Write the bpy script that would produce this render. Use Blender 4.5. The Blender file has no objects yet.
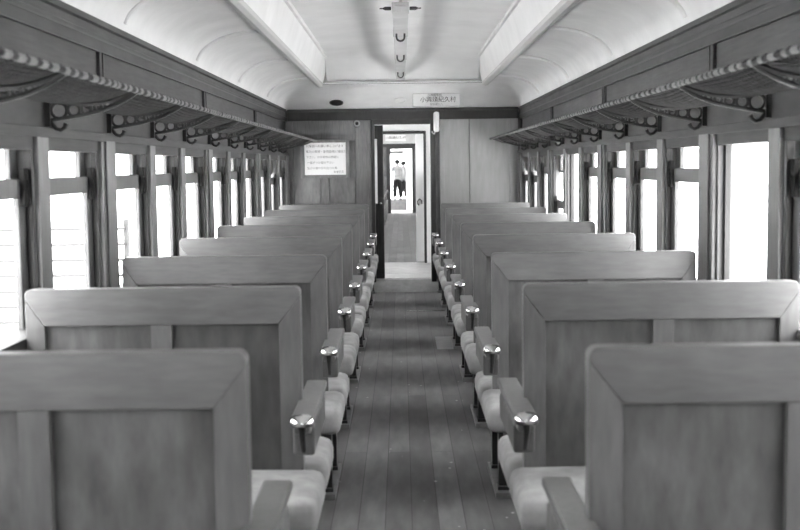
import bpy, bmesh, math, random
from mathutils import Vector, Matrix
random.seed(7)
C = bpy.context.scene
COL = C.collection
R = math.radians

# ------------------------------------------------------------------ camera, sky, exposure
EYE = 1.57                                   # eye height above the aisle floor
FPX = 1150.0                                 # focal length in pixels of an 800 px wide frame
cam_d = bpy.data.cameras.new('camera'); cam = bpy.data.objects.new('camera', cam_d); COL.objects.link(cam)
cam_d.sensor_width = 36.0; cam_d.lens = FPX * 36.0 / 800.0
cam_d.clip_start = 0.05; cam_d.clip_end = 300
roll = R(0.7)
yaw = math.atan(2.2 / FPX)
cam.location = (-0.03, 0, EYE)
cam.rotation_mode = 'QUATERNION'
base = Matrix.Rotation(yaw, 3, 'Z') @ Matrix.Rotation(R(90) - math.atan(100 / FPX), 3, 'X') @ Matrix.Rotation(-roll, 3, 'Z')
cam.rotation_quaternion = base.to_quaternion()
cam_d.dof.use_dof = True; cam_d.dof.focus_distance = 9.5; cam_d.dof.aperture_fstop = 4.0
C.camera = cam
w = bpy.data.worlds.new('sky'); C.world = w; w.use_nodes = True
w.node_tree.nodes['Background'].inputs[0].default_value = (1, 1, 1, 1)
_N, _L = w.node_tree.nodes, w.node_tree.links        # overcast sky: brighter overhead than at the horizon
_tc = _N.new('ShaderNodeTexCoord'); _sp = _N.new('ShaderNodeSeparateXYZ'); _mr = _N.new('ShaderNodeMapRange')
_L.new(_tc.outputs['Generated'], _sp.inputs[0]); _L.new(_sp.outputs['Z'], _mr.inputs[0])
_mr.inputs[1].default_value = 0.0; _mr.inputs[2].default_value = 1.0; _mr.inputs[3].default_value = 9.0; _mr.inputs[4].default_value = 38.0
_L.new(_mr.outputs[0], _N['Background'].inputs[1])
sun_d = bpy.data.lights.new('sun', 'SUN'); sun_d.energy = 24.0; sun_d.angle = R(3)
sun = bpy.data.objects.new('sun', sun_d); COL.objects.link(sun); sun.rotation_euler = (R(6), 0, 0)
C.view_settings.view_transform = 'Standard'; C.view_settings.look = 'None'
C.view_settings.gamma = 1.0; C.view_settings.use_curve_mapping = False
C.view_settings.exposure = -0.16

# ------------------------------------------------------------------ materials
def nmat(name, v, rough=0.6, metal=0.0, spec=0.5):
    m = bpy.data.materials.new(name); m.use_nodes = True
    b = m.node_tree.nodes['Principled BSDF']
    b.inputs['Base Color'].default_value = (v, v, v, 1)
    b.inputs['Roughness'].default_value = rough; b.inputs['Metallic'].default_value = metal
    b.inputs['Specular IOR Level'].default_value = spec
    return m
def noisy(name, lo, hi, scale=(1, 1, 1), nscale=6.0, rough=0.6, metal=0.0, detail=6, blotch=0.0, bump=0.0, spec=0.5):
    """grey material whose value wanders between lo and hi; scale stretches the noise (grain)"""
    m = nmat(name, lo, rough, metal, spec); nt = m.node_tree; N = nt.nodes; L = nt.links
    b = N['Principled BSDF']
    tc = N.new('ShaderNodeTexCoord'); mp = N.new('ShaderNodeMapping'); mp.inputs['Scale'].default_value = scale
    geo = N.new('ShaderNodeObjectInfo')
    off = N.new('ShaderNodeVectorMath'); off.operation = 'SCALE'; off.inputs[0].default_value = (7.3, 3.1, 5.7)
    L.new(geo.outputs['Random'], off.inputs['Scale'])
    add = N.new('ShaderNodeVectorMath'); add.operation = 'ADD'
    L.new(tc.outputs['Object'], add.inputs[0]); L.new(off.outputs[0], add.inputs[1])
    L.new(add.outputs[0], mp.inputs['Vector'])
    n1 = N.new('ShaderNodeTexNoise'); n1.inputs['Scale'].default_value = nscale; n1.inputs['Detail'].default_value = detail
    n1.inputs['Roughness'].default_value = 0.6
    L.new(mp.outputs[0], n1.inputs['Vector'])
    n2 = N.new('ShaderNodeTexNoise'); n2.inputs['Scale'].default_value = 2.6; n2.inputs['Detail'].default_value = 3
    L.new(add.outputs[0], n2.inputs['Vector'])
    mr = N.new('ShaderNodeMapRange'); mr.inputs[1].default_value = 0.3; mr.inputs[2].default_value = 0.7
    mr.inputs[3].default_value = lo; mr.inputs[4].default_value = hi
    L.new(n1.outputs['Fac'], mr.inputs[0])
    mb = N.new('ShaderNodeMapRange'); mb.inputs[1].default_value = 0.3; mb.inputs[2].default_value = 0.7
    mb.inputs[3].default_value = 1 - blotch; mb.inputs[4].default_value = 1 + blotch
    L.new(n2.outputs['Fac'], mb.inputs[0])
    mu = N.new('ShaderNodeMath'); mu.operation = 'MULTIPLY'
    L.new(mr.outputs[0], mu.inputs[0]); L.new(mb.outputs[0], mu.inputs[1])
    L.new(mu.outputs[0], b.inputs['Base Color'])
    if bump:
        bp = N.new('ShaderNodeBump'); bp.inputs['Strength'].default_value = bump; bp.inputs['Distance'].default_value = 0.004
        L.new(n1.outputs['Fac'], bp.inputs['Height']); L.new(bp.outputs[0], b.inputs['Normal'])
    return m
M = {}
M['wood_x'] = noisy('varnished wood, grain across', .105, .145, (1.5, 9, 9), 5, .45, blotch=.2)
M['wood_z'] = noisy('varnished wood, grain upright', .105, .145, (9, 9, 1.5), 5, .36, blotch=.2)
M['panel'] = noisy('varnished panel', .065, .125, (6, 6, 1.8), 3.2, .42, blotch=.4)
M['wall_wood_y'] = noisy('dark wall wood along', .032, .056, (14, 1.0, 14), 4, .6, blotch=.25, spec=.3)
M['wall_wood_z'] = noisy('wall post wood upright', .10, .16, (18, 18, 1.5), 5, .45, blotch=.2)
M['sash'] = noisy('dark sash wood', .05, .09, (18, 18, 1.5), 5, .45, blotch=.2)
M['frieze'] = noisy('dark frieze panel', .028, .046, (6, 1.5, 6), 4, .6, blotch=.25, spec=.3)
M['dark_wood'] = noisy('very dark wood', .012, .025, (10, 10, 2), 4, .5, blotch=.2)
M['end_wood'] = noisy('bulkhead wood', .07, .125, (14, 8, 1.5), 5, .45, blotch=.25)
M['end_light'] = noisy('plywood with window light in its tone', .20, .25, (7, 7, 1), 3, .45, blotch=.08)  # paler than the other bulkhead wood: window light put into the colour
M['velvet'] = noisy('worn seat plush', .24, .38, (1, 1, 1), 9, .85, blotch=.22, bump=.15, spec=.2)
M['white'] = noisy('white ceiling paint', .70, .80, (1, 1, 1), 3, .55, blotch=.05)
M['moulding'] = nmat('moulding with shade in its grey', .5, .5)  # grey stands for the shade on the ceiling tray moulding
M['white_b'] = noisy('white enamel', .82, .9, (1, 1, 1), 3, .4, blotch=.04)
M['rib'] = nmat('gloss white bead', .85, .25)
M['iron'] = noisy('black cast iron', .018, .035, (1, 1, 1), 20, .38, metal=.2)
M['latch'] = nmat('blackened latch', .015, .8, 0, .1)
M['hookiron'] = nmat('black hook wire', .02, .4)
M['brass'] = nmat('polished metal cap', .55, .22, 1.0)
M['steel'] = nmat('dull steel', .40, .38, .9)
M['footplate'] = noisy('scuffed foot rail', .14, .22, (3, 3, 3), 6, .45, metal=.3)
M['net'] = noisy('hemp net cord', .025, .05, (1, 1, 1), 30, .9, spec=.1)
M['rope'] = noisy('pale rope lashing', .08, .18, (1, 1, 1), 30, .8)
M['paper'] = nmat('notice paper', .80, .7)
M['ink'] = nmat('grey ink', .18, .7)
M['black'] = nmat('black', .01, .6)
M['lampwhite'] = noisy('fixture enamel', .45, .55, (1, 1, 1), 6, .4, blotch=.12)
M['ground'] = noisy('sunlit pale gravel', .68, .82, (1, 1, 1), 14, .9)
M['fence'] = nmat('tarred dark fence', .03, .8)
M['skin'] = nmat('skin', .40, .5)
M['shirt'] = nmat('pale shirt', .32, .8, 0, .2)
M['trousers'] = nmat('dark trousers', .015, .8)
M['hair'] = nmat('black hair', .01, .5)
M['sill'] = noisy('bare doorway plate', .20, .30, (1, 1, 1), 8, .4, metal=.2, blotch=.15)
# clear window pane: straight-through light with a faint reflection
g = bpy.data.materials.new('window glass'); g.use_nodes = True; nt = g.node_tree; nt.nodes.clear()
o_ = nt.nodes.new('ShaderNodeOutputMaterial'); mx = nt.nodes.new('ShaderNodeMixShader'); tr = nt.nodes.new('ShaderNodeBsdfTransparent')
gl = nt.nodes.new('ShaderNodeBsdfGlossy'); gl.inputs['Roughness'].default_value = .03; mx.inputs[0].default_value = .05
tr.inputs[0].default_value = (.96, .96, .96, 1)
nt.links.new(tr.outputs[0], mx.inputs[1]); nt.links.new(gl.outputs[0], mx.inputs[2]); nt.links.new(mx.outputs[0], o_.inputs[0])
M['glass'] = g
# plank floor
def floor_mat():
    m = nmat('plank floor', .08, .42, 0, .2); nt = m.node_tree; N = nt.nodes; L = nt.links; b = N['Principled BSDF']
    tc = N.new('ShaderNodeTexCoord'); mp = N.new('ShaderNodeMapping'); mp.inputs['Rotation'].default_value = (0, 0, R(90))
    L.new(tc.outputs['Object'], mp.inputs['Vector'])
    br = N.new('ShaderNodeTexBrick'); br.inputs['Scale'].default_value = 1.0
    br.inputs['Brick Width'].default_value = 3.1; br.inputs['Row Height'].default_value = .118
    br.inputs['Mortar Size'].default_value = .002; br.inputs['Mortar Smooth'].default_value = .3
    br.inputs['Color1'].default_value = (.09, .09, .09, 1); br.inputs['Color2'].default_value = (.13, .13, .13, 1)
    br.inputs['Mortar'].default_value = (.05, .05, .05, 1)
    L.new(mp.outputs[0], br.inputs['Vector'])
    n = N.new('ShaderNodeTexNoise'); n.inputs['Scale'].default_value = 4; n.inputs['Detail'].default_value = 8
    mp2 = N.new('ShaderNodeMapping'); mp2.inputs['Scale'].default_value = (4, .8, 1)
    L.new(tc.outputs['Object'], mp2.inputs['Vector']); L.new(mp2.outputs[0], n.inputs['Vector'])
    mr = N.new('ShaderNodeMapRange'); mr.inputs[1].default_value = .3; mr.inputs[2].default_value = .7
    mr.inputs[3].default_value = .7; mr.inputs[4].default_value = 1.35; L.new(n.outputs['Fac'], mr.inputs[0])
    mu = N.new('ShaderNodeMixRGB'); mu.blend_type = 'MULTIPLY'; mu.inputs[0].default_value = 1
    L.new(br.outputs['Color'], mu.inputs[1]); L.new(mr.outputs[0], mu.inputs[2])
    # scattered pale specks of litter and chipped paint
    vo = N.new('ShaderNodeTexVoronoi'); vo.inputs['Scale'].default_value = 9; L.new(tc.outputs['Object'], vo.inputs['Vector'])
    lt = N.new('ShaderNodeMath'); lt.operation = 'LESS_THAN'; lt.inputs[1].default_value = .07; L.new(vo.outputs['Distance'], lt.inputs[0])
    wn = N.new('ShaderNodeTexNoise'); wn.inputs['Scale'].default_value = 1.7; L.new(tc.outputs['Object'], wn.inputs['Vector'])
    gt = N.new('ShaderNodeMath'); gt.operation = 'GREATER_THAN'; gt.inputs[1].default_value = .5; L.new(wn.outputs['Fac'], gt.inputs[0])
    an = N.new('ShaderNodeMath'); an.operation = 'MULTIPLY'; L.new(lt.outputs[0], an.inputs[0]); L.new(gt.outputs[0], an.inputs[1])
    mm = N.new('ShaderNodeMixRGB'); L.new(an.outputs[0], mm.inputs[0]); L.new(mu.outputs[0], mm.inputs[1]); mm.inputs[2].default_value = (.4, .4, .4, 1)
    L.new(mm.outputs[0], b.inputs['Base Color'])
    L.new(mr.outputs[0], b.inputs['Roughness']); 
    rr = N.new('ShaderNodeMapRange'); rr.inputs[1].default_value = .3; rr.inputs[2].default_value = .7
    rr.inputs[3].default_value = .6; rr.inputs[4].default_value = .8; L.new(n.outputs['Fac'], rr.inputs[0]); L.new(rr.outputs[0], b.inputs['Roughness'])
    bp = N.new('ShaderNodeBump'); bp.inputs['Strength'].default_value = .4; bp.inputs['Distance'].default_value = .003
    L.new(br.outputs['Fac'], bp.inputs['Height']); bp.invert = True; L.new(bp.outputs[0], b.inputs['Normal'])
    return m
M['floor'] = floor_mat()

# ------------------------------------------------------------------ mesh helpers
class MB:
    def __init__(s): s.v = []; s.f = []
    def add(s, vs, fs):
        n = len(s.v); s.v += [tuple(v) for v in vs]; s.f += [tuple(i + n for i in f) for f in fs]; return s
    def box(s, x0, x1, y0, y1, z0, z1):
        if x0 > x1: x0, x1 = x1, x0
        if y0 > y1: y0, y1 = y1, y0
        if z0 > z1: z0, z1 = z1, z0
        return s.add([(x, y, z) for x in (x0, x1) for y in (y0, y1) for z in (z0, z1)],
              [(0, 1, 3, 2), (4, 6, 7, 5), (0, 4, 5, 1), (2, 3, 7, 6), (0, 2, 6, 4), (1, 5, 7, 3)])
    def prism(s, pts, axis, a, b):
        """pts: outline in the two other axes (in order), extruded from a to b along axis"""
        def P(p, t):
            return {'x': (t, p[0], p[1]), 'y': (p[0], t, p[1]), 'z': (p[0], p[1], t)}[axis]
        n = len(pts)
        vs = [P(p, a) for p in pts] + [P(p, b) for p in pts]
        fs = [tuple(range(n))[::-1], tuple(range(n, 2 * n))] + [(i, (i + 1) % n, n + (i + 1) % n, n + i) for i in range(n)]
        return s.add(vs, fs)
    def tube(s, pts, r, seg=8, closed=False, cap=True):
        pts = [Vector(p) for p in pts]; n = len(pts)
        rs = r if isinstance(r, (list, tuple)) else [r] * n
        rings = []; prev = None
        for i, p in enumerate(pts):
            if closed: t = pts[(i + 1) % n] - pts[(i - 1) % n]
            else: t = pts[min(i + 1, n - 1)] - pts[max(i - 1, 0)]
            t.normalize()
            if prev is None:
                up = Vector((0, 0, 1)) if abs(t.z) < .9 else Vector((1, 0, 0))
                a = t.cross(up).normalized()
            else:
                a = (prev - t * prev.dot(t)).normalized()
            prev = a; b = t.cross(a)
            rings.append([p + (a * math.cos(2 * math.pi * k / seg) + b * math.sin(2 * math.pi * k / seg)) * rs[i] for k in range(seg)])
        vs = [v for rg in rings for v in rg]; fs = []
        m = n if closed else n - 1
        for i in range(m):
            j = (i + 1) % n
            for k in range(seg):
                fs.append((i * seg + k, i * seg + (k + 1) % seg, j * seg + (k + 1) % seg, j * seg + k))
        if cap and not closed:
            fs.append(tuple(range(seg))[::-1]); fs.append(tuple((n - 1) * seg + k for k in range(seg)))
        return s.add(vs, fs)
    def lathe(s, prof, seg=24, center=(0, 0, 0), axis='z', sx=1, sy=1):
        vs = []; fs = []
        for (r, h) in prof:
            for k in range(seg):
                a = 2 * math.pi * k / seg; u, v = r * math.cos(a) * sx, r * math.sin(a) * sy
                p = {'z': (u, v, h), 'y': (u, h, v), 'x': (h, u, v)}[axis]
                vs.append(tuple(p[i] + center[i] for i in range(3)))
        n = len(prof)
        for i in range(n - 1):
            for k in range(seg):
                fs.append((i * seg + k, i * seg + (k + 1) % seg, (i + 1) * seg + (k + 1) % seg, (i + 1) * seg + k))
        fs.append(tuple(range(seg))[::-1]); fs.append(tuple((n - 1) * seg + k for k in range(seg)))
        return s.add(vs, fs)
    def build(s, name, mat, parent=None, bevel=0, smooth=False, seg=2, kind=None):
        me = bpy.data.meshes.new(name); me.from_pydata(s.v, [], s.f); me.materials.append(mat)
        bm = bmesh.new(); bm.from_mesh(me); bmesh.ops.recalc_face_normals(bm, faces=bm.faces); bm.to_mesh(me); bm.free()
        if smooth or bevel:
            for p in me.polygons: p.use_smooth = True
        o = bpy.data.objects.new(name, me); COL.objects.link(o)
        if bevel:
            b = o.modifiers.new('bevel', 'BEVEL'); b.width = bevel; b.segments = seg; b.limit_method = 'ANGLE'; b.angle_limit = R(30); b.harden_normals = True
        elif smooth:
            try:
                me.set_sharp_from_angle(angle=R(40))
            except Exception: pass
        if parent is not None: o.parent = parent
        if kind: o['kind'] = kind
        return o
def tag(o, label=None, cat=None, group=None, kind=None):
    if label: o['label'] = label
    if cat: o['category'] = cat
    if group: o['group'] = group
    if kind: o['kind'] = kind
    return o
def empty(name, loc=(0, 0, 0)):
    o = bpy.data.objects.new(name, None); COL.objects.link(o); o.location = loc; o.empty_display_size = .1; return o
def struct(mb, name, mat, **k):
    return mb.build(name, mat, kind='structure', **k)
def copy_tree(o, parent=None, depth=0):
    c = o.copy(); COL.objects.link(c)
    if parent is not None: c.parent = parent
    for ch in list(o.children): copy_tree(ch, c, depth + 1)
    return c
def text_mesh(name, s, size, mat, parent, loc, rot=(R(90), 0, 0), sx=1.0, align='CENTER', line=1.0):
    cu = bpy.data.curves.new(name, 'FONT'); cu.body = s; cu.size = size; cu.align_x = align; cu.align_y = 'CENTER'; cu.space_line = line
    cu.extrude = .0008; cu.resolution_u = 2
    t = bpy.data.objects.new(name + '_src', cu); COL.objects.link(t)
    bpy.context.view_layer.update()
    dg = bpy.context.evaluated_depsgraph_get()
    me = bpy.data.meshes.new_from_object(t.evaluated_get(dg)); me.name = name
    bpy.data.objects.remove(t, do_unlink=True)
    me.materials.clear(); me.materials.append(mat)
    o = bpy.data.objects.new(name, me); COL.objects.link(o); o.location = loc; o.rotation_euler = rot; o.scale = (sx, 1, 1)
    if parent is not None: o.parent = parent
    return o

# ------------------------------------------------------------------ dimensions of the coach
WI = 1.43           # inner face of side walls
WT = 1.465          # inner face of the walls above the windows
WO = 1.60           # outer skin
YB = -2.9           # rear end of what is built
YE = 14.40          # face of the end bulkhead
ZSILL, ZHEAD = .93, 1.645
ZB = .14            # level of the vestibule beyond the door

# ------------------------------------------------------------------ floor, ground
struct(MB().box(-1.60, 1.60, YB, YE + .10, -.08, 0), 'floor', M['floor'])
ramp = MB().prism([(YE - .22, 0.0), (YE + .0, ZB - .005), (YE + .10, ZB - .005), (YE + .10, 0)], 'x', -.42, .42)
struct(ramp, 'trim_1', M['sill'])
struct(MB().box(-60, 60, -20, 120, -1.25, -1.15), 'ground', M['ground'])

# ------------------------------------------------------------------ side walls
wide = [5.54 + 2.91 * k for k in range(-3, 4)]
posts = []
for k in range(-3, 4):
    b0 = 5.54 + 2.91 * k
    posts.append((b0, .15, True)); 
    if k < 3: posts.append((b0 + .99, .09, False)); posts.append((b0 + 1.90, .09, False))
openings = []
for i in range(len(posts) - 1):
    openings.append((posts[i][0] + posts[i][1], posts[i + 1][0] - posts[i + 1][1]))
wn = 0
def win(sd, a, b, drop, nm):
    """one window: drop = None sash gone down into the wall, else how far the lower sash hangs below closed"""
    root = empty(nm, (sd * 1.49, (a + b) / 2, ZSILL)); root['kind'] = 'structure'
    hw = (b - a) / 2; X0, X1 = -.012 * sd, .012 * sd; st = .055
    def fr(name, z0, z1, rt, rb, off, mat=M['sash']):
        m = MB(); x0, x1 = X0 + off * sd, X1 + off * sd
        m.box(x0, x1, -hw, -hw + st, z0, z1); m.box(x0, x1, hw - .085, hw, z0, z1)
        m.box(x0, x1, -hw + st, hw - .085, z1 - rt, z1); m.box(x0, x1, -hw + st, hw - .085, z0, z0 + rb)
        f = m.build(name, mat, root, bevel=.004)
        gg = MB().box(off * sd - .002, off * sd + .002, -hw + st - .005, hw - .08, z0 + rb - .004, z1 - rt + .004).build('pane', M['glass'], f)
        return f
    H = ZHEAD - ZSILL
    if drop is None:
        MB().box(X0, X1, -hw, -hw + .03, 0, H).build('sash_guide', M['dark_wood'], root)
        MB().box(X0, X1, hw - .03, hw, 0, H).build('sash_guide', M['dark_wood'], root)
    else:
        fr('upper_sash', H - .165, H + .03, .03, .02, .028)
        zt = H - .11 - drop
        f = fr('lower_sash', max(zt - .66, -.06), zt, .075, .07, 0)
        # latch on the far stile
        l = MB(); yy = hw - .05; zz = zt - .02
        l.lathe([(.004, 0), (.024, .004), (.026, .014), (.014, .026), (.004, .03)], 12, (-.012 * sd, yy, zz), 'x') if sd < 0 else l.lathe([(.004, 0), (.024, -.004), (.026, -.014), (.014, -.026), (.004, -.03)], 12, (-.012 * sd, yy, zz), 'x')
        l.box(-.014 * sd, -.034 * sd, yy - .022, yy + .022, zz - .085, zz + .06)
        l.build('latch', M['latch'], f, bevel=.003)
        MB().box(-.014 * sd, -.04 * sd, hw - .012, hw, 0, H).build('sash_guide', M['dark_wood'], root)
        MB().box(-.014 * sd, -.04 * sd, -hw, -hw + .012, 0, H).build('sash_guide', M['dark_wood'], root)
    return root
n_tr = 1
for sd, side in ((-1, 'left'), (1, 'right')):
    m = MB()
    m.box(sd * WI, sd * WO, YB, YE + .1, -.05, ZSILL)                       # below the windows
    m.box(sd * (WI - .035), sd * 1.50, YB, YE, ZSILL, ZSILL + .03)            # sill board
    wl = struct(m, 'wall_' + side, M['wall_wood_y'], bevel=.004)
    m = MB()
    for (yc, hw, wd) in posts:
        m.box(sd * WI, sd * 1.52, yc - hw + .02, yc + hw - .02, ZSILL + .03, 1.72)
        m.box(sd * (WI + .02), sd * 1.52, yc - hw, yc + hw, ZSILL + .03, ZHEAD)
        if wd:
            m.box(sd * (WI - .012), sd * WI, yc - .085, yc + .085, ZSILL + .03, 1.70)
    m.box(sd * WI, sd * WO, YB, wide[0] - .15, ZSILL, 1.72)
    p = m.build('window_posts', M['wall_wood_z'], wl, bevel=.004)
    m = MB()
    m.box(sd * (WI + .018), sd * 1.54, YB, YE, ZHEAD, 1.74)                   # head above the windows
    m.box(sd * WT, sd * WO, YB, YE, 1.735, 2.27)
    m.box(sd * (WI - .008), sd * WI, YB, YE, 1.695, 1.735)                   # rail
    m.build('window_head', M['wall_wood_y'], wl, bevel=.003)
    # frieze: recessed panels framed by rails and stiles
    m = MB()
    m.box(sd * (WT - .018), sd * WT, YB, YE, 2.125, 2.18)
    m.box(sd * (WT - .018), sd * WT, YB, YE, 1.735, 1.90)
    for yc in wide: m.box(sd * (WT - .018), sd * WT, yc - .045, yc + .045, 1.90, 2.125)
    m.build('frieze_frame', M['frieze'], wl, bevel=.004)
    MB().box(sd * (WT - .020), sd * (WT - .005), YB, YE, 2.172, 2.182).box(sd * (WT - .020), sd * (WT - .005), YB, YE, 2.119, 2.126).build('frieze_groove', M['dark_wood'], wl)
    m = MB()
    for yc in wide: m.box(sd * (WT - .024), sd * (WT - .017), yc - .006, yc + .006, 1.95, 2.118)
    m.build('frieze_bead', M['dark_wood'], wl)
    n_tr += 1
    c = MB().prism([(sd * (WT + .02), 2.18), (sd * (WT - .012), 2.18), (sd * (WT - .012), 2.20), (sd * (WT - .006), 2.205),
                    (sd * (WT - .008), 2.238), (sd * (WT - .022), 2.245), (sd * (WT - .022), 2.272), (sd * (WT + .02), 2.272)], 'y', YB, YE)
    struct(c, 'trim_%d' % n_tr, M['wall_wood_y'])
    # right side: some sashes are down; order from the nearest window in view
    for i, (a, b) in enumerate(openings):
        wn += 1
        drop = 0.0
        j = i - 9          # 0: first opening beyond the wide post at 5.48
        if sd > 0:
            drop = {-1: None, 3: 0.0, 4: None, 5: .32, 7: .10, 8: .10, -3: 0.0}.get(j, 0.0)
        else:
            drop = {6: 0.0, 7: .09, 8: .02}.get(j, 0.0)
        win(sd, a, b, drop, 'window_%d' % wn)
# rear end behind the camera
struct(MB().box(-WO, WO, YB - .08, YB, 0, 2.6), 'wall_rear', M['end_wood'])

# ------------------------------------------------------------------ ceiling
HC, HB = 2.27, 2.52
def side_z(x):
    x = abs(x)
    if x <= 1.0: return HB
    t = min(1, (x - 1.0) / (WT - 1.0))
    return HC + (HB - HC) * math.sqrt(max(0, 1 - t ** 2.2))
def end_z(y):
    if y <= 13.6: return 9
    return 2.55 - (y - 13.6) / .8 * .29
def ceil_z(x, y):
    a, b = side_z(x), end_z(y)
    if b > 5: return a
    k = .05
    h = max(0, min(1, .5 + .5 * (b - a) / k))
    return (b * (1 - h) + a * h) - k * h * (1 - h)
xs = [-WT - .03, -WT] + [-WT + (WT - 1.0) * (1 - math.cos(math.pi / 2 * i / 16)) for i in range(1, 17)]
xs = sorted(set(round(x, 5) for x in xs)); xs = xs + [-.96]
xs2 = [-x for x in xs][::-1]
ys_long = [YB, 0, 2, 4, 6, 8, 10, 12, 13, 13.4]; ys_end = [13.4 + .05 * i for i in range(0, 21)]
def grid(xs, ys, fn):
    m = MB(); n = len(xs)
    vs = [(x, y, fn(x, y)) for y in ys for x in xs]
    fs = [(j * n + i, j * n + i + 1, (j + 1) * n + i + 1, (j + 1) * n + i) for j in range(len(ys) - 1) for i in range(n - 1)]
    return m.add(vs, fs)
cm = MB()
for g_ in (grid(xs, ys_long, ceil_z), grid(xs2, ys_long, ceil_z)): cm.add(g_.v, g_.f)
midx = sorted(set(xs + [-.8 + .1 * i for i in range(17)] + xs2))
ge = grid(midx, [13.6 + .05 * i for i in range(17)], ceil_z); cm.add(ge.v, ge.f)
for X_ in (xs, xs2):
    gg = grid(X_, [13.4, 13.45, 13.5, 13.55, 13.6], ceil_z); cm.add(gg.v, gg.f)
# outer roof so that no sky shines in
cm2 = MB().box(-WO, WO, YB - .1, YE + .2, 2.90, 2.95)
cm2.box(-WO, -WT - .02, YB - .1, YE + .2, 2.265, 2.9).box(WO, WT + .02, YB - .1, YE + .2, 2.265, 2.9)
ceil = struct(cm, 'ceiling', M['white'], smooth=True)
cm2.build('roof', M['white'], ceil)
# centre tray: sloped side bands, shallow vault, end face
HT = 2.79
for sd in (-1, 1):
    MB().prism([(sd * 1.015, 2.515), (sd * 1.0, 2.49), (sd * .965, 2.485), (sd * .935, 2.50), (sd * .93, 2.54), (sd * 1.0, 2.56)], 'y', YB, 13.62).build('tray_moulding', M['moulding'], ceil, bevel=.004)
    MB().prism([(sd * .94, 2.50), (sd * .86, HT - .01), (sd * .90, HT + .03), (sd * .99, 2.53)], 'y', YB, 13.62).build('tray_side', M['white_b'], ceil)
    MB().prism([(sd * .875, HT - .03), (sd * .845, HT - .02), (sd * .835, HT + .02), (sd * .88, HT + .03)], 'y', YB, 13.6).build('tray_bead', M['white'], ceil)
TE = lambda y: max(0, (y - 12.6) / 1.02) ** 2.4
vx = [-.88 + .11 * i for i in range(17)]
grid(vx, [YB, 3, 6, 9, 12, 12.6] + [12.6 + .085 * i for i in range(1, 13)], lambda x, y: (HT + .045 * (1 - (x / .88) ** 2)) * (1 - TE(y)) + 2.545 * TE(y)).build('tray_vault', M['white_b'], ceil, smooth=True)
MB().prism([(13.54, HT + .05), (13.60, 2.56), (13.62, 2.53), (13.66, 2.53), (13.66, HT + .06)], 'x', -.95, .95).build('tray_end', M['white_b'], ceil)
MB().box(-.93, .93, 13.565, 13.60, 2.535, 2.552).build('tray_end_bead', M['lampwhite'], ceil)
# transverse seams of the ceiling boards: raised beads
seam = [-.2, 1.9, 3.95, 6.05, 8.15, 10.25, 12.4]
for y in seam:
    for sd in (-1, 1):
        pts = []
        for i in range(15):
            t = math.sin(math.pi / 2 * i / 14); x = 1.0 + (WT - .01 - 1.0) * t
            pts.append((sd * x, y, side_z(x) - .008))
        MB().tube(pts, .017, 8).build('seam_bead', M['rib'], ceil, smooth=True)

# ------------------------------------------------------------------ end bulkhead
DW = .338; ZD = 2.075
m = MB()
m.box(-WO, -DW - .06, YE, YE + .10, 0, 2.62); m.box(DW + .06, WO, YE, YE + .10, 0, 2.62)
m.box(-DW - .06, DW + .06, YE, YE + .10, ZD + .06, 2.62)
we = struct(m, 'wall_end', M['end_wood'])
# left half: frame and panel work
X = lambda px: (px - 401) * YE / FPX - .04
Z = lambda py: EYE - (py - 165) * YE / FPX
m = MB(); t = .022
for (a, b, c, d) in ((X(286), X(360), 121, 139), ): pass
m.box(X(284), X(295), YE - t, YE, 0, 2.15); m.box(X(357), X(372), YE - t, YE, 0, 2.15)
m.box(X(295), X(357), YE - t, YE, Z(136), 2.15); m.box(X(322), X(330), YE - t, YE, Z(203), Z(136))
m.box(X(295), X(357), YE - t, YE, Z(212), Z(203)); m.box(X(295), X(357), YE - t, YE, Z(140), Z(134))
m.box(X(322), X(330), YE - t, YE, .15, Z(212)); m.box(X(295), X(357), YE - t, YE, 0, .15)
m.build('panel_frame', M['end_wood'], we, bevel=.005)
m = MB()
for (a, b) in ((X(295), X(322)), (X(330), X(357))):
    m.box(a + .012, b - .012, YE - .008, YE, Z(203) + .012, Z(140) - .012)
    m.box(a + .012, b - .012, YE - .008, YE, .165, Z(212) - .012)
m.build('panel', M['panel'], we, bevel=.006)
# right half: plywood, window light painted in as a paler tone
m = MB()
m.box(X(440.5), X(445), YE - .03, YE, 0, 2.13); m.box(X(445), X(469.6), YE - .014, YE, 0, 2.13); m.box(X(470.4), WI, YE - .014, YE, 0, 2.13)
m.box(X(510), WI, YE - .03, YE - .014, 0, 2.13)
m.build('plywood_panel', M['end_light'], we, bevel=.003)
m = MB().box(-WI, WI, YE - .035, YE, 2.13, 2.27)
m.build('head_board', M['dark_wood'], we, bevel=.006)
MB().box(-WI, WI, YE - .05, YE, 2.235, 2.27).build('cornice', M['wall_wood_y'], we, bevel=.004)
# door frame
m = MB()
m.box(DW, DW + .062, YE - .045, YE + .12, 0.0, ZD + .062); m.box(-.357, -DW - .062, YE - .045, YE + .12, 0.0, ZD + .062)
m.box(-.357, DW, YE - .045, YE + .12, ZD, ZD + .062)
n_tr += 1; struct(m, 'trim_%d' % n_tr, M['dark_wood'], bevel=.006)
# sliding leaf mostly pushed into its pocket on the left
d1 = empty('door_1', (-.32, YE + .15, ZB)); d1['kind'] = 'structure'
m = MB(); H = 1.93
m.box(-.62, -.53, -.018, .018, 0, H); m.box(-.008, .068, -.018, .018, 0, H); m.box(-.53, -.008, -.018, .018, H - .17, H); m.box(-.53, -.008, -.018, .018, 0, .95)
m.build('leaf', M['dark_wood'], d1, bevel=.004)
MB().box(-.535, -.004, -.003, .003, .94, H - .16).build('pane', M['glass'], d1)
m = MB().box(.005, .05, -.030, -.016, .88, 1.02); hd = m.build('lock_plate', M['iron'], d1, bevel=.003)
MB().lathe([(.003, -.062), (.016, -.058), (.018, -.045), (.007, -.036), (.007, -.026)], 12, (.028, 0, .95), 'y').build('knob', M['brass'], hd, smooth=True)

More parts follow.
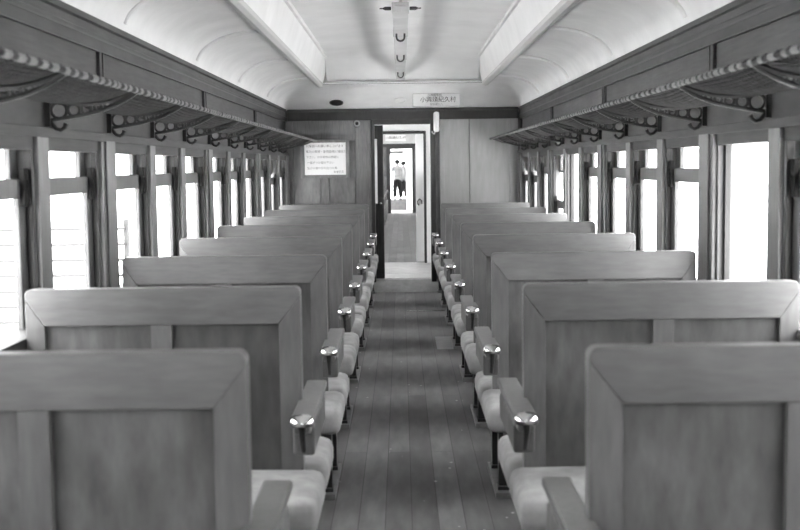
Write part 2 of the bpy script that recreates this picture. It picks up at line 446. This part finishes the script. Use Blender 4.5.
# ------------------------------------------------------------------ vestibule and the next coaches, seen through the doorway
V1 = 16.8
m = MB().box(-1.5, 1.5, YE + .10, 15.2, ZB - .06, ZB).box(-1.5, 1.5, 15.21, V1 + .1, ZB - .06, ZB)
struct(m, 'floor', M['sill']).name = 'floor.001'
m = MB()
for s_ in (-1, 1):
    m.box(s_ * 1.45, s_ * 1.5, YE + .1, V1, ZB, ZB + 1.0); m.box(s_ * 1.45, s_ * 1.5, YE + .1, V1, 1.75, 2.4)
    m.box(s_ * 1.45, s_ * 1.5, YE + .1, YE + .60, ZB, 2.4); m.box(s_ * 1.45, s_ * 1.5, V1 - .7, V1, ZB, 2.4)
struct(m, 'wall_vestibule', M['white_b'])
struct(MB().box(-1.5, 1.5, YE + .1, V1, 2.30, 2.34), 'ceiling_vestibule', M['white_b'])
def bulkhead(y, x0, x1, ztop, name, mat, th=.08, zt=2.45):
    m = MB().box(-1.5, x0, y, y + th, ZB, zt).box(x1, 1.5, y, y + th, ZB, zt).box(x0, x1, y, y + th, ztop, zt)
    return struct(m, name, mat)
bulkhead(V1, -.34, .315, 2.045, 'wall_next_end', M['white_b'])
n_tr += 1
m = MB().box(-.34, .315, V1 - .04, V1 + .1, 2.02, 2.06).box(.30, .335, V1 - .04, V1 + .1, ZB, 2.06).box(-.36, -.33, V1 - .04, V1 + .1, ZB, 2.06)
struct(m, 'trim_%d' % n_tr, M['dark_wood'], bevel=.004)
# next coach's pale door leaf, partly drawn out from the right
d2 = empty('door_2', (.30, V1 + .20, ZB)); d2['kind'] = 'structure'
MB().box(-.115, .50, -.018, .018, 0, 1.93).build('leaf', M['white_b'], d2, bevel=.004)
MB().tube([(-.075, -.02, .84), (-.09, -.05, .86), (-.09, -.055, .90), (-.06, -.055, .93), (-.03, -.05, .90), (-.03, -.02, .86)], .009, 8).build('handle', M['iron'], d2, smooth=True)
# saloon of the next coach
Y2, Y3 = V1 + .1, 34.3
struct(MB().box(-1.5, 1.5, Y2, Y3, ZB - .06, ZB), 'floor.002', M['floor'])
m = MB(); mw = MB()
for s_ in (-1, 1):
    m.box(s_ * 1.45, s_ * 1.5, Y2, Y3, ZB, ZB + .85); m.box(s_ * 1.45, s_ * 1.5, Y2, Y3, 1.75, 2.62)
    y = Y2 + .2
    while y < Y3 - .2:
        m.box(s_ * 1.42, s_ * 1.5, y, y + .62, ZB + .85, 1.75); y += 1.455
struct(m, 'wall_next_coach', M['end_light'])
struct(MB().box(-1.5, 1.5, Y2, Y3, 2.60, 2.64), 'ceiling.001', M['white'])
w3 = bulkhead(Y3, -.34, .30, 2.05, 'wall_next_far', M['end_wood'], zt=2.20)
MB().box(-1.45, 1.45, Y3 - .03, Y3, 2.10, 2.20).build('head_board', M['dark_wood'], w3)
MB().box(-1.45, 1.45, Y3 - .015, Y3 + .05, 2.20, 2.62).build('bulkhead_top', M['lampwhite'], w3)
m = MB().box(-.46, -.34, Y3 - .05, Y3 + .1, ZB, 2.1).box(.30, .36, Y3 - .05, Y3 + .1, ZB, 2.1).box(-.34, .30, Y3 - .05, Y3 + .1, 2.05, 2.1)
n_tr += 1; struct(m, 'trim_%d' % n_tr, M['dark_wood'])
# third coach with people at its far open door
Y4 = 49.0
struct(MB().box(-1.5, 1.5, Y3, Y3 + 2.4, ZB - .06, ZB), 'floor.003', M['sill'])
struct(MB().box(-1.5, 1.5, Y3 + 2.4, Y4 + .4, ZB - .06, ZB), 'floor.004', M['floor'])
m = MB()
for s_ in (-1, 1):
    m.box(s_ * 1.45, s_ * 1.5, Y3, Y4, ZB, ZB + .85); m.box(s_ * 1.45, s_ * 1.5, Y3, Y4, 1.9, 2.5); m.box(s_ * 1.45, s_ * 1.5, Y3 + 2.4, Y4, 1.22, 1.9)
struct(m, 'wall_third_coach', M['white_b'])
struct(MB().box(-1.5, 1.5, Y3, Y4, 2.45, 2.5), 'ceiling.002', M['white_b'])
bulkhead(Y3 + 2.3, -.42, .13, 2.0, 'wall_third_end', M['white_b'])
n_tr += 1; struct(MB().box(-.40, .06, Y3 + 2.2, Y3 + 2.28, 1.92, 2.0), 'trim_%d' % n_tr, M['end_wood'])
bulkhead(Y4, -.55, .5, 2.2, 'wall_third_far', M['white_b'])

# ------------------------------------------------------------------ benches
P = 1.455; D1 = 2.70
def rounded(x0, x1, z0, z1, r=.02, n=4):
    pts = [(x0, z0), (x1, z0)]
    for k in range(n + 1):
        a = math.pi / 2 * k / n; pts.append((x1 - r + r * math.cos(a), z1 - r + r * math.sin(a)))
    for k in range(n + 1):
        a = math.pi / 2 * (1 + k / n); pts.append((x0 + r + r * math.cos(a), z1 - r + r * math.sin(a)))
    return pts
def h_map(c, h, r):
    i = int(round((c + 1) * 5))
    k = [-h, -h + .3 * r, -h + r] + [(-h + r) + (h - r) * 2 * q / 6 for q in range(1, 6)] + [h - r, h - .3 * r, h]
    return k[i]
def cushion(x0, x1, y0, y1, z0, z1):
    """plump seat cushion with soft edges"""
    m = MB(); nx, ny = 14, 8; vs = []; fs = []
    cx, cy, cz = (x0 + x1) / 2, (y0 + y1) / 2, (z0 + z1) / 2; hx, hy, hz = (x1 - x0) / 2, (y1 - y0) / 2, (z1 - z0) / 2
    me = bpy.data.meshes.new('c'); bm = bmesh.new()
    bmesh.ops.create_cube(bm, size=2.0)
    bmesh.ops.subdivide_edges(bm, edges=bm.edges[:], cuts=9, use_grid_fill=True)
    r = .042
    for v in bm.verts:
        mp_ = lambda c, h: h_map(c, h, r)
        x, y, z = mp_(v.co.x, hx), mp_(v.co.y, hy), mp_(v.co.z, hz)
        # spread the cuts towards the edges then round them
        ix = max(-hx + r, min(hx - r, x)); iy = max(-hy + r, min(hy - r, y)); iz = max(-hz + r, min(hz - r, z))
        d = Vector((x - ix, y - iy, z - iz))
        if d.length > 1e-6:
            d = d.normalized() * r
        p = Vector((ix, iy, iz)) + d
        cr = (1 - (x / hx) ** 2) * (1 - (y / hy) ** 2)
        if z > 0: p.z += .012 * cr * (z / hz)
        if abs(y) > hy * .9: p.y += math.copysign(.008, y) * (1 - (x / hx) ** 2)
        v.co = p + Vector((cx, cy, cz))
    m.v = [tuple(v.co) for v in bm.verts]; bm.verts.index_update(); m.f = [tuple(v.index for v in f.verts) for f in bm.faces]
    bm.free()
    return m
ZT = 1.137
def make_bench(sd, label, group, half=False):
    """double-sided bench; local x runs from the aisle edge (0) towards the window (1.0); sd = side of the aisle"""
    root = empty('bench_seat', (0, 0, 0)); tag(root, label, 'train seat', group)
    W = .995
    def bx(m, x0, x1, y0, y1, z0, z1): return m.box(sd * x0, sd * x1, y0, y1, z0, z1)
    if not half:
        # backrest: mitred top rail, stiles, centre stile, recessed panels on both faces
        tr_ = .135; sw = .079; so = .068; t2 = .031
        def pr(m, pts, a, b): return m.prism([(sd * p[0], p[1]) for p in pts], 'y', a, b)
        rl = []
        for k in range(5):
            a = math.pi / 2 * (1 + k / 4); rl.append((.022 + .022 * math.cos(a), ZT - .022 + .022 * math.sin(a)))
        rr_ = []
        for k in range(5):
            a = math.pi / 2 * (1 - k / 4); rr_.append((W - .022 + .022 * math.cos(a), ZT - .022 + .022 * math.sin(a)))
        m = MB(); pr(m, rl[::-1][:0] + [(0.0, ZT - .035)] + rl[::-1] + rr_ + [(W, ZT - .035), (W - so, ZT - tr_), (sw, ZT - tr_)], -t2, t2)
        back = m.build('backrest', M['wood_x'], root, bevel=.004)
        m = MB(); pr(m, [(0, .38), (sw, .38), (sw, ZT - tr_), (0, ZT - .036)], -t2 + .001, t2 - .001)
        m.build('stile', M['wood_z'], back, bevel=.0018)
        m = MB(); pr(m, [(W - so, .38), (W, .38), (W, ZT - .036), (W - so, ZT - tr_)], -t2 + .001, t2 - .001)
        m.build('stile', M['wood_z'], back, bevel=.0018)
        m = MB(); pr(m, [(W / 2 - .03, .42), (W / 2 + .045, .42), (W / 2 + .045, ZT - tr_), (W / 2 - .03, ZT - tr_)], -t2 + .001, t2 - .001)
        m.build('stile', M['wood_z'], back, bevel=.0018)
        m = MB(); pr(m, [(sw, .36), (W - so, .36), (W - so, .42), (sw, .42)], -t2 + .001, t2 - .001)
        m.build('bottom_rail', M['wood_x'], back, bevel=.006)
        for (a, b) in ((sw, W / 2 - .03), (W / 2 + .045, W - so)):
            m = MB(); pr(m, [(a - .005, .41), (b + .005, .41), (b + .005, ZT - tr_ + .005), (a - .005, ZT - tr_ + .005)], -.008, .008)
            m.build('back_panel', M['panel'], back, bevel=.003)
    dirs = (-1,) if half else (-1, 1)
    for s_ in dirs:
        m = cushion(-.058 if sd > 0 else -.985, .985 if sd > 0 else .082, min(s_ * .035, s_ * .475), max(s_ * .035, s_ * .475), .345, .475)
        m.build('seat_cushion', M['velvet'], root, smooth=True)
        m = MB(); bx(m, .03, .97, s_ * .04, s_ * .44, .29, .35); m.build('seat_frame', M['dark_wood'], root, bevel=.006)
    # armrest on the aisle side: plank with a side board, metal caps at its ends
    y0, y1 = -.375, (0.05 if half else .385)
    m = MB(); bx(m, -.065, .015, y0 + .02, y1 - (0 if half else .02), .693, .723)
    bx(m, -.055, .005, y0 + .03, y1 - (0 if half else .03), .668, .693)
    arm = m.build('armrest', M['wood_z'], root, bevel=.008)
    m = MB(); bx(m, -.062, .012, y0 + .10, y1 - (0 if half else .10), .578, .68)
    m.build('arm_side_board', M['panel'], arm, bevel=.01)
    for s_ in (-1,):
        yy = y0; cx = sd * -.025
        m = MB(); m.lathe([(.004, .018), (.028, .014), (.041, .002), (.043, -.008), (.036, -.017), (.020, -.024), (.012, -.028)], 20, (cx, yy - s_ * .03, .720), 'z', 1.0, .9)
        cap = m.build('arm_cap', M['brass'], arm, smooth=True)
        m = MB(); m.tube([(cx, yy - s_ * .035, .703), (cx, yy - s_ * .03, .68), (cx, yy - s_ * .05, .64), (cx, yy - s_ * .085, .60)], [.015, .012, .010, .009], 8)
        m.build('cap_stem', M['iron'], cap, smooth=True)
    # aisle legs on a foot rail; plain bearer against the wall
    lx = 0 if sd > 0 else -.035
    for yy in ((-.24,) if half else (-.22, .17)):
        m = MB()
        m.prism([(yy - .03, .04), (yy + .02, .04), (yy + .045, .35), (yy - .045, .35)], 'x', sd * (lx + .010), sd * (lx + .058))
        m.box(sd * (lx + .004), sd * (lx + .064), yy - .05, yy + .04, .025, .045)
        m.build('leg', M['iron'], root, bevel=.004)
    m = MB(); bx(m, lx - .008, lx + .068, -.31, .02 if half else .26, 0, .028); m.build('foot_rail', M['footplate'], root, bevel=.004)
    m = MB(); bx(m, .93, .97, -.30, .02 if half else .30, 0, .30); m.build('wall_bearer', M['dark_wood'], root, bevel=.004)
    return root
order = ['nearest', 'second nearest', 'third nearest', 'fourth nearest', 'fifth nearest', 'fourth from the end wall', 'third from the end wall', 'last before the end wall']
marks = {(-1, 0): 'close to the camera, its dark panelled back cut off by the picture edge',
         (1, 0): 'close to the camera, its dark panelled back cut off by the picture edge'}
protos = {}
for sd, side in ((-1, 'left'), (1, 'right')):
    for k in range(-1, 8):
        if k < 0:
            lab = 'wooden bench seat beside the camera on the %s of the aisle' % side
        else:
            lab = 'wooden bench seat with grey cushions, %s, %s of the aisle' % (order[k], side)
        grp = 'panelled bench seats %s of the aisle' % side
        if sd not in protos:
            b = make_bench(sd, lab, grp); protos[sd] = b
        else: b = copy_tree(protos[sd])
        b['label'] = lab
        b.location = (.407 if sd > 0 else -.400, D1 + k * P, 0)
    h = make_bench(sd, 'single-sided bench seat built against the %s half of the end wall' % side, 'single seats against the end wall', half=True)
    h.location = (sd * .407, YE - .07, 0)
for sd in (-1, 1):          # drop the benches level with the camera, out of sight
    pass

# ------------------------------------------------------------------ luggage racks
def arc(u):      # upper edge of the bracket: height above floor at distance u from the wall
    pts = [(0, 1.845), (.08, 1.832), (.16, 1.827), (.23, 1.832), (.29, 1.846), (.34, 1.864), (.37, 1.878)]
    for (a, za), (b, zb) in zip(pts, pts[1:]):
        if u <= b: return za + (zb - za) * (u - a) / (b - a)
    return pts[-1][1]
def low(u):
    pts = [(0, 1.762), (.08, 1.774), (.16, 1.787), (.23, 1.804), (.29, 1.827), (.34, 1.854), (.37, 1.873)]
    for (a, za), (b, zb) in zip(pts, pts[1:]):
        if u <= b: return za + (zb - za) * (u - a) / (b - a)
    return pts[-1][1]
BR = [5.60 + .972 * k for k in range(-5, 9)]
def bracket_mesh(sd, xw):
    m = MB(); U = lambda u: -sd * u
    n = 14
    m.tube([(U(.37 * i / n), 0, arc(.37 * i / n)) for i in range(n + 1)], [.012] * (n - 1) + [.011, .016], 6)
    m.tube([(U(.36 * i / n), 0, low(.36 * i / n)) for i in range(n + 1)], .009, 6)
    m.box(U(0), U(.022), -.018, .018, 1.74, 1.865)
    for (u, ) in ((.055,), (.115,), (.165,), (.21,), (.25,), (.285,)):
        z0, z1 = low(u), arc(u); r = (z1 - z0) / 2 * .95; c = (z0 + z1) / 2
        m.tube([(U(u) + r * math.cos(a), 0, c + r * math.sin(a)) for a in [2 * math.pi * k / 12 for k in range(12)]], .007, 6, closed=True)
    return m
def hook_mesh(sd):
    U = lambda u: -sd * u; m = MB()
    pts = [(.012, 1.775), (.026, 1.75), (.040, 1.732), (.058, 1.726), (.074, 1.736), (.081, 1.753)]
    return m.tube([(U(u), 0, z) for u, z in pts], [.010, .010, .009, .009, .009, .011], 8)
for sd, side in ((-1, 'left'), (1, 'right')):
    xw = WT - .018
    root = empty('luggage_rack', (sd * xw, BR[0], 0))
    tag(root, 'long netted luggage rack with iron brackets along the %s wall, above the windows' % side, 'luggage rack', 'luggage racks')
    bp = bracket_mesh(sd, xw); hp = hook_mesh(sd)
    b0 = None
    for y in BR:
        if b0 is None:
            b0 = bp.build('bracket', M['iron'], root, smooth=True); h0 = hp.build('hook', M['iron'], b0, smooth=True); b = b0
        else:
            b = b0.copy(); COL.objects.link(b); b.parent = root
            h = h0.copy(); COL.objects.link(h); h.parent = b
        b.location = (0, y - BR[0], 0)
    L0, L1 = -.35, YE - .09 - BR[0]
    MB().tube([(-sd * .37, L0, 1.878), (-sd * .37, L1, 1.878)], .011, 8).build('front_rail', M['net'], root, smooth=True)
    MB().tube([(-sd * .012, L0, 1.855), (-sd * .012, L1, 1.855)], .010, 8).build('wall_rail', M['iron'], root, smooth=True)
    m = MB(); y = L0 + .02
    while y < L1 - .05:
        ln = random.uniform(.035, .07)
        m.tube([(-sd * .37, y, 1.878), (-sd * .37, y + ln, 1.878)], 0.0135, 7); y += ln + random.uniform(.02, .07)
    m.build('rope_lashing', M['rope'], root, smooth=True, kind='stuff')
    # the net: a woven grid of cords sagging between the brackets
    m = MB(); dy = .036; nu = 10
    ny = int((L1 - L0) / dy)
    def np_(j, i):
        u = .37 * i / nu; y = L0 + j * dy
        ph = ((y) / .972) % 1.0
        sag = .030 * math.sin(math.pi * ph) * math.sin(math.pi * i / nu)
        return (-sd * u, y, arc(u) - sag + .012)
    cw = .0040
    for j in range(ny):              # diagonal cords as flat four-sided strips
        for i in range(nu):
            for (a, b) in (((j, i), (j + 1, i + 1)), ((j + 1, i), (j, i + 1))):
                p, q = Vector(np_(*a)), Vector(np_(*b))
                d = (q - p).normalized(); s_ = d.cross(Vector((0, 0, 1))).normalized() * cw; u_ = Vector((0, 0, cw * .8))
                m.add([p + s_, p - u_, p - s_, p + u_, q + s_, q - u_, q - s_, q + u_], [(0, 1, 5, 4), (1, 2, 6, 5), (2, 3, 7, 6), (3, 0, 4, 7)])
    m.build('net', M['net'], root)

# ------------------------------------------------------------------ hanging ceiling lamp trough with hooks
lf = empty('ceiling_light', (-.022, 10.5, 2.565)); tag(lf, 'long narrow white light trough hanging along the centre of the ceiling', 'ceiling light')
m = MB().box(-.052, .052, -2.95, 2.95, -.012, .03); m.box(-.04, .04, -2.95, 2.95, .03, .055); m.build('housing', M['lampwhite'], lf, bevel=.006)
for yy in (-2.9, -1.55, .4, 2.3):
    MB().box(-.056, .056, yy - .03, yy + .03, -.014, .058).build('clamp', M['lampwhite'], lf, bevel=.004)
    MB().tube([(0, yy, .05), (0, yy, .275)], .009, 8).build('hanger_rod', M['lampwhite'], lf, smooth=True)
for s_ in (-1, 1):
    MB().lathe([(.012, 0), (.012, s_ * .04), (.004, s_ * .055), (.004, s_ * .075)], 10, (s_ * .06, -2.9, .02), 'x').build('end_pin', M['iron'], lf, smooth=True)
for yy in (-1.75, -.05, 1.85):
    pts = [(-.030, yy, .0), (-.030, yy, -.02)] + [(.030 * math.cos(a), yy, -.038 + .030 * math.sin(a)) for a in [math.pi + math.pi * k / 8 for k in range(9)]] + [(.030, yy, -.02), (.030, yy, .0)]
    MB().tube(pts, .0075, 8).build('hook', M['hookiron'], lf, smooth=True)

# ------------------------------------------------------------------ things on and by the end wall
slope = math.atan(.29 / .8)
sz = lambda y: 2.55 - (y - 13.6) / .8 * .29
ev = empty('ceiling_vent', (-.81, 14.17, sz(14.17) - .004)); tag(ev, 'small round black vent in the white ceiling above the notice', 'vent')
ev.rotation_euler = (-slope, 0, 0)
MB().lathe([(.085, 0), (.085, -.008), (.075, -.012), (.070, -.006), (.068, -.002)], 28).build('rim', M['iron'], ev, smooth=True)
m = MB()
for i in range(-4, 5):
    hw = math.sqrt(max(0, .068 ** 2 - (i * .0145) ** 2)); m.box(-hw, hw, i * .0145 - .004, i * .0145 + .004, -.009, -.004)
m.build('grille', M['black'], ev)
rp = MB().lathe([(.075, 0), (.075, -.006), (.065, -.009), (.060, -.004), (.02, -.004)], 28).build('cover_plate', M['white'], None, smooth=True)
rp.location = (-.03, 14.12, sz(14.12) - .003); rp.rotation_euler = (-slope, 0, 0)
tag(rp, 'faint round white cover plate on the ceiling left of the printed sign', 'cover plate')
sg = empty('sign_board', (.405, 13.95, 2.345)); tag(sg, 'pale ceiling sign board with black Japanese characters above the doorway', 'sign')
MB().box(-.285, .285, -.006, .006, -.078, .078).build('board', M['white'], sg, bevel=.002)
m = MB().box(-.285, .285, -.009, -.006, -.078, -.072).box(-.285, .285, -.009, -.006, .072, .078).box(-.285, -.279, -.009, -.006, -.072, .072).box(.279, .285, -.009, -.006, -.072, .072)
m.build('border', M['lampwhite'], sg)
text_mesh('lettering', '小原醫電話', .034, M['ink'], sg, (-.02, -.008, .052))
text_mesh('lettering', '小興靖紀久村', .072, M['black'], sg, (.02, -.008, .0))
text_mesh('lettering', '駅前電三八', .030, M['ink'], sg, (.0, -.008, -.054))
for s_ in (-.2, .2): MB().tube([(s_, 0, .075), (s_, 0, .12)], .004, 6).build('hanger', M['lampwhite'], sg)

nb = empty('notice_board', (X(326.5) , YE - .024, Z(158))); tag(nb, 'framed white paper notice with Japanese writing on the wood end wall', 'notice')
hw, hh = .515 / 2, .40 / 2
m = MB().box(-hw - .045, -hw, -.022, 0, -hh - .04, hh + .04).box(hw, hw + .045, -.022, 0, -hh - .04, hh + .04).box(-hw, hw, -.022, 0, hh, hh + .04).box(-hw, hw, -.022, 0, -hh - .04, -hh)
m.build('frame', M['end_wood'], nb, bevel=.005)
MB().box(-hw, hw, -.006, -.001, -hh, hh).build('paper', M['paper'], nb)
lines = [('お客様へお願い申し上げます', .036, -.235), ('車内の禁煙・整理整頓に御協力', .036, -.24), ('下さい。お手荷物は網棚に', .034, -.235),
         ('一個ずつお載せ下さい', .034, -.225), ('窓から顔や手を出さぬ事', .034, -.225)]
for i, (s, z_, xx) in enumerate(lines):
    text_mesh('lettering', s, z_, M['ink'], nb, (xx, -.0075, .155 - i * .068), align='LEFT')
text_mesh('lettering', '車掌区長', .032, M['ink'], nb, (.23, -.0075, -.165), align='RIGHT')

bt = empty('call_button', (X(358.6), YE - .024, Z(123.5))); tag(bt, 'small round button with pale ring and black centre, left of the doorway', 'button')
MB().lathe([(.040, 0), (.040, -.010), (.034, -.016), (.024, -.016), (.022, -.006)], 24, (0, 0, 0), 'y').build('ring', M['steel'], bt, smooth=True)
MB().lathe([(.022, -.004), (.020, -.012), (.008, -.014)], 20, (0, 0, 0), 'y').build('centre', M['black'], bt, smooth=True)

wl_ = empty('wall_lamp', (X(437.3), YE - .03, Z(123))); tag(wl_, 'pale upright tube lamp fixed beside the top right corner of the doorway', 'wall lamp')
MB().lathe([(.012, -.125), (.03, -.118), (.037, -.10), (.037, .10), (.03, .118), (.012, .125)], 20, (0, -.045, 0)).build('shade', M['white_b'], wl_, smooth=True)
MB().box(-.02, .02, -.045, 0, -.03, .03).build('bracket', M['lampwhite'], wl_, bevel=.004)
MB().tube([(-.02, -.045, -.125), (-.03, -.045, -.15), (-.05, -.02, -.13), (-.06, -.0, -.10)], .008, 8).build('fitting', M['steel'], wl_, smooth=True)

hx = [(430, 338), (455, 352)]
fh = MB().box(.26, .48, 9.70, 10.40, .0, .006).build('floor_hatch', M['sill'], None, bevel=.002)
tag(fh, 'scuffed pale metal plate on the floor beside the right-hand seats', 'floor plate')
tag(MB().box(.02, .42, 12.28, 12.31, 0, .004).build('floor_strip', M['brass'], None), 'thin shiny metal strip lying across the aisle floor', 'metal strip')

# next coach sign over its far door
s2 = empty('sign_board', (-.18, Y3 - .06, 2.37)); tag(s2, 'tiny white sign seen through the doorway, over the far door of the next coach', 'sign')
MB().box(-.30, .30, -.005, .005, -.09, .09).build('board', M['white_b'], s2)
text_mesh('lettering', '小興靖紀久村', .10, M['black'], s2, (0, -.008, 0))

# ------------------------------------------------------------------ benches of the next coach, a few pixels each
def far_bench(sd):
    m = MB(); m.box(0, sd * .95, -.03, .03, .3, 1.12); m.box(sd * -.02, sd * .95, -.47, .47, .10, .46)
    m.box(sd * 0, sd * .04, -.22, -.16, 0, .3).box(sd * 0, sd * .04, .16, .22, 0, .3); m.box(sd * -.03, sd * .03, -.38, .38, .70, .74)
    return m
for sd, side in ((-1, 'left'), (1, 'right')):
    f0 = None
    for k in range(11):
        if f0 is None: f0 = far_bench(sd).build('bench_seat', M['end_wood'], None, bevel=.01); f = f0
        else: f = f0.copy(); COL.objects.link(f)
        f.location = (sd * .43, Y2 + .51 + k * 1.455, ZB)
        tag(f, 'distant bench seat in the next coach, seen through the doorway on its %s side' % side, 'train seat', 'bench seats in the next coach, %s side' % side)

# ------------------------------------------------------------------ people in the far doorway
def person(name, loc, rz, label, h=1.58, lean=0.0, step=.06, dark_legs=True, arm=0):
    root = empty(name, loc); root.rotation_euler = (0, 0, rz); tag(root, label, 'person')
    k = h / 1.60
    def skin(nm, verts, edges, radii, mat, rootv=0):
        me = bpy.data.meshes.new(nm); me.from_pydata([(v[0] * k, v[1] * k, v[2] * k) for v in verts], edges, [])
        me.materials.append(mat)
        o = bpy.data.objects.new(nm, me); COL.objects.link(o); o.parent = root
        o.modifiers.new('skin', 'SKIN')
        for i, r in enumerate(radii):
            sv = me.skin_vertices[0].data[i]; sv.radius = (r[0] * k, r[1] * k) if isinstance(r, tuple) else (r * k, r * k); sv.use_root = (i == rootv)
        s = o.modifiers.new('sub', 'SUBSURF'); s.levels = 2; s.render_levels = 2
        return o
    # body: one figure
    V = [(0, 0, .86), (0, 0, 1.0), (0, .01, 1.20), (0, 0, 1.33), (0, 0, 1.39), (0, .005, 1.46), (0, .01, 1.53),
         (-.09, 0, .82), (-.10, .01, .45), (-.10 - step * .3, .0, .08), (-.11, .10, .03),
         (.09, 0, .82), (.10, .02, .45), (.10 + step * .3, -.02, .08), (.11, .09, .03),
         (-.17, 0, 1.30), (-.22, .0, 1.05), (-.20, .06 + arm, .83), (-.20, .08 + arm, .74),
         (.17, 0, 1.30), (.22, .0, 1.05), (.19, .06, .83), (.18, .08, .74)]
    E = [(0, 1), (1, 2), (2, 3), (3, 4), (4, 5), (5, 6), (0, 7), (7, 8), (8, 9), (9, 10), (0, 11), (11, 12), (12, 13), (13, 14),
         (3, 15), (15, 16), (16, 17), (17, 18), (3, 19), (19, 20), (20, 21), (21, 22)]
    Rr = [(.14, .10), (.12, .09), (.15, .10), (.12, .08), .05, (.075, .09), (.06, .075), .085, .06, .04, .035, .085, .06, .04, .035,
          .055, .042, .032, .028, .055, .042, .032, .028]
    b = skin('body', V, E, Rr, M['skin'])
    skin('shirt', [(0, 0, .88), (0, 0, 1.02), (0, .01, 1.20), (0, 0, 1.32), (-.17, 0, 1.30), (-.215, 0, 1.12), (.17, 0, 1.30), (.215, 0, 1.12)],
         [(0, 1), (1, 2), (2, 3), (3, 4), (4, 5), (3, 6), (6, 7)], [(.155, .115), (.14, .105), (.17, .115), (.13, .09), .068, .058, .068, .058], M['shirt'])
    skin('trousers', [(0, 0, .90), (0, 0, .84), (-.09, 0, .78), (-.10, .01, .45), (-.10 - step * .3, 0, .10), (.09, 0, .78), (.10, .02, .45), (.10 + step * .3, -.02, .10)],
         [(0, 1), (1, 2), (2, 3), (3, 4), (1, 5), (5, 6), (6, 7)], [(.15, .115), (.165, .13), .125, .10, .08, .125, .10, .08], M['trousers'])
    m = MB(); m.lathe([(.03, 1.615), (.075, 1.605), (.105, 1.57), (.112, 1.52), (.100, 1.46), (.055, 1.43)], 16, (0, -.012, 0)); 
    m.v = [(a * k, b_ * k, c * k) for a, b_, c in m.v]
    m.build('hair', M['hair'], root, smooth=True)
    for s_ in (-1, 1):
        m = MB(); m.box(s_ * .11 - .045, s_ * .11 + .045, -.06, .18, 0, .07); m.build('shoe', M['shirt'], root, bevel=.02)
    return root
person('person', (-.18, 46.8, ZB), 0, 'person in white shirt and dark trousers seen from behind, standing in the farthest doorway', 1.64)
person('person', (.06, 47.4, ZB), R(150), 'person in white shirt and dark trousers facing us, half hidden in the farthest doorway', 1.58, arm=.05)

# ------------------------------------------------------------------ outside the left windows
fc = empty('rail_fence', (-3.4, 14.0, -1.15)); tag(fc, 'dark thin-railed fence outside the windows on the left', 'fence')
for i in range(9):
    MB().box(-5.5, 0, -.02, .02, .45 + i * .19, .485 + i * .19).build('rail', M['fence'], fc)
for i in range(5):
    MB().box(-i * 1.3 - .03, -i * 1.3 + .03, .02, .08, 0, 2.1).build('post', M['fence'], fc)
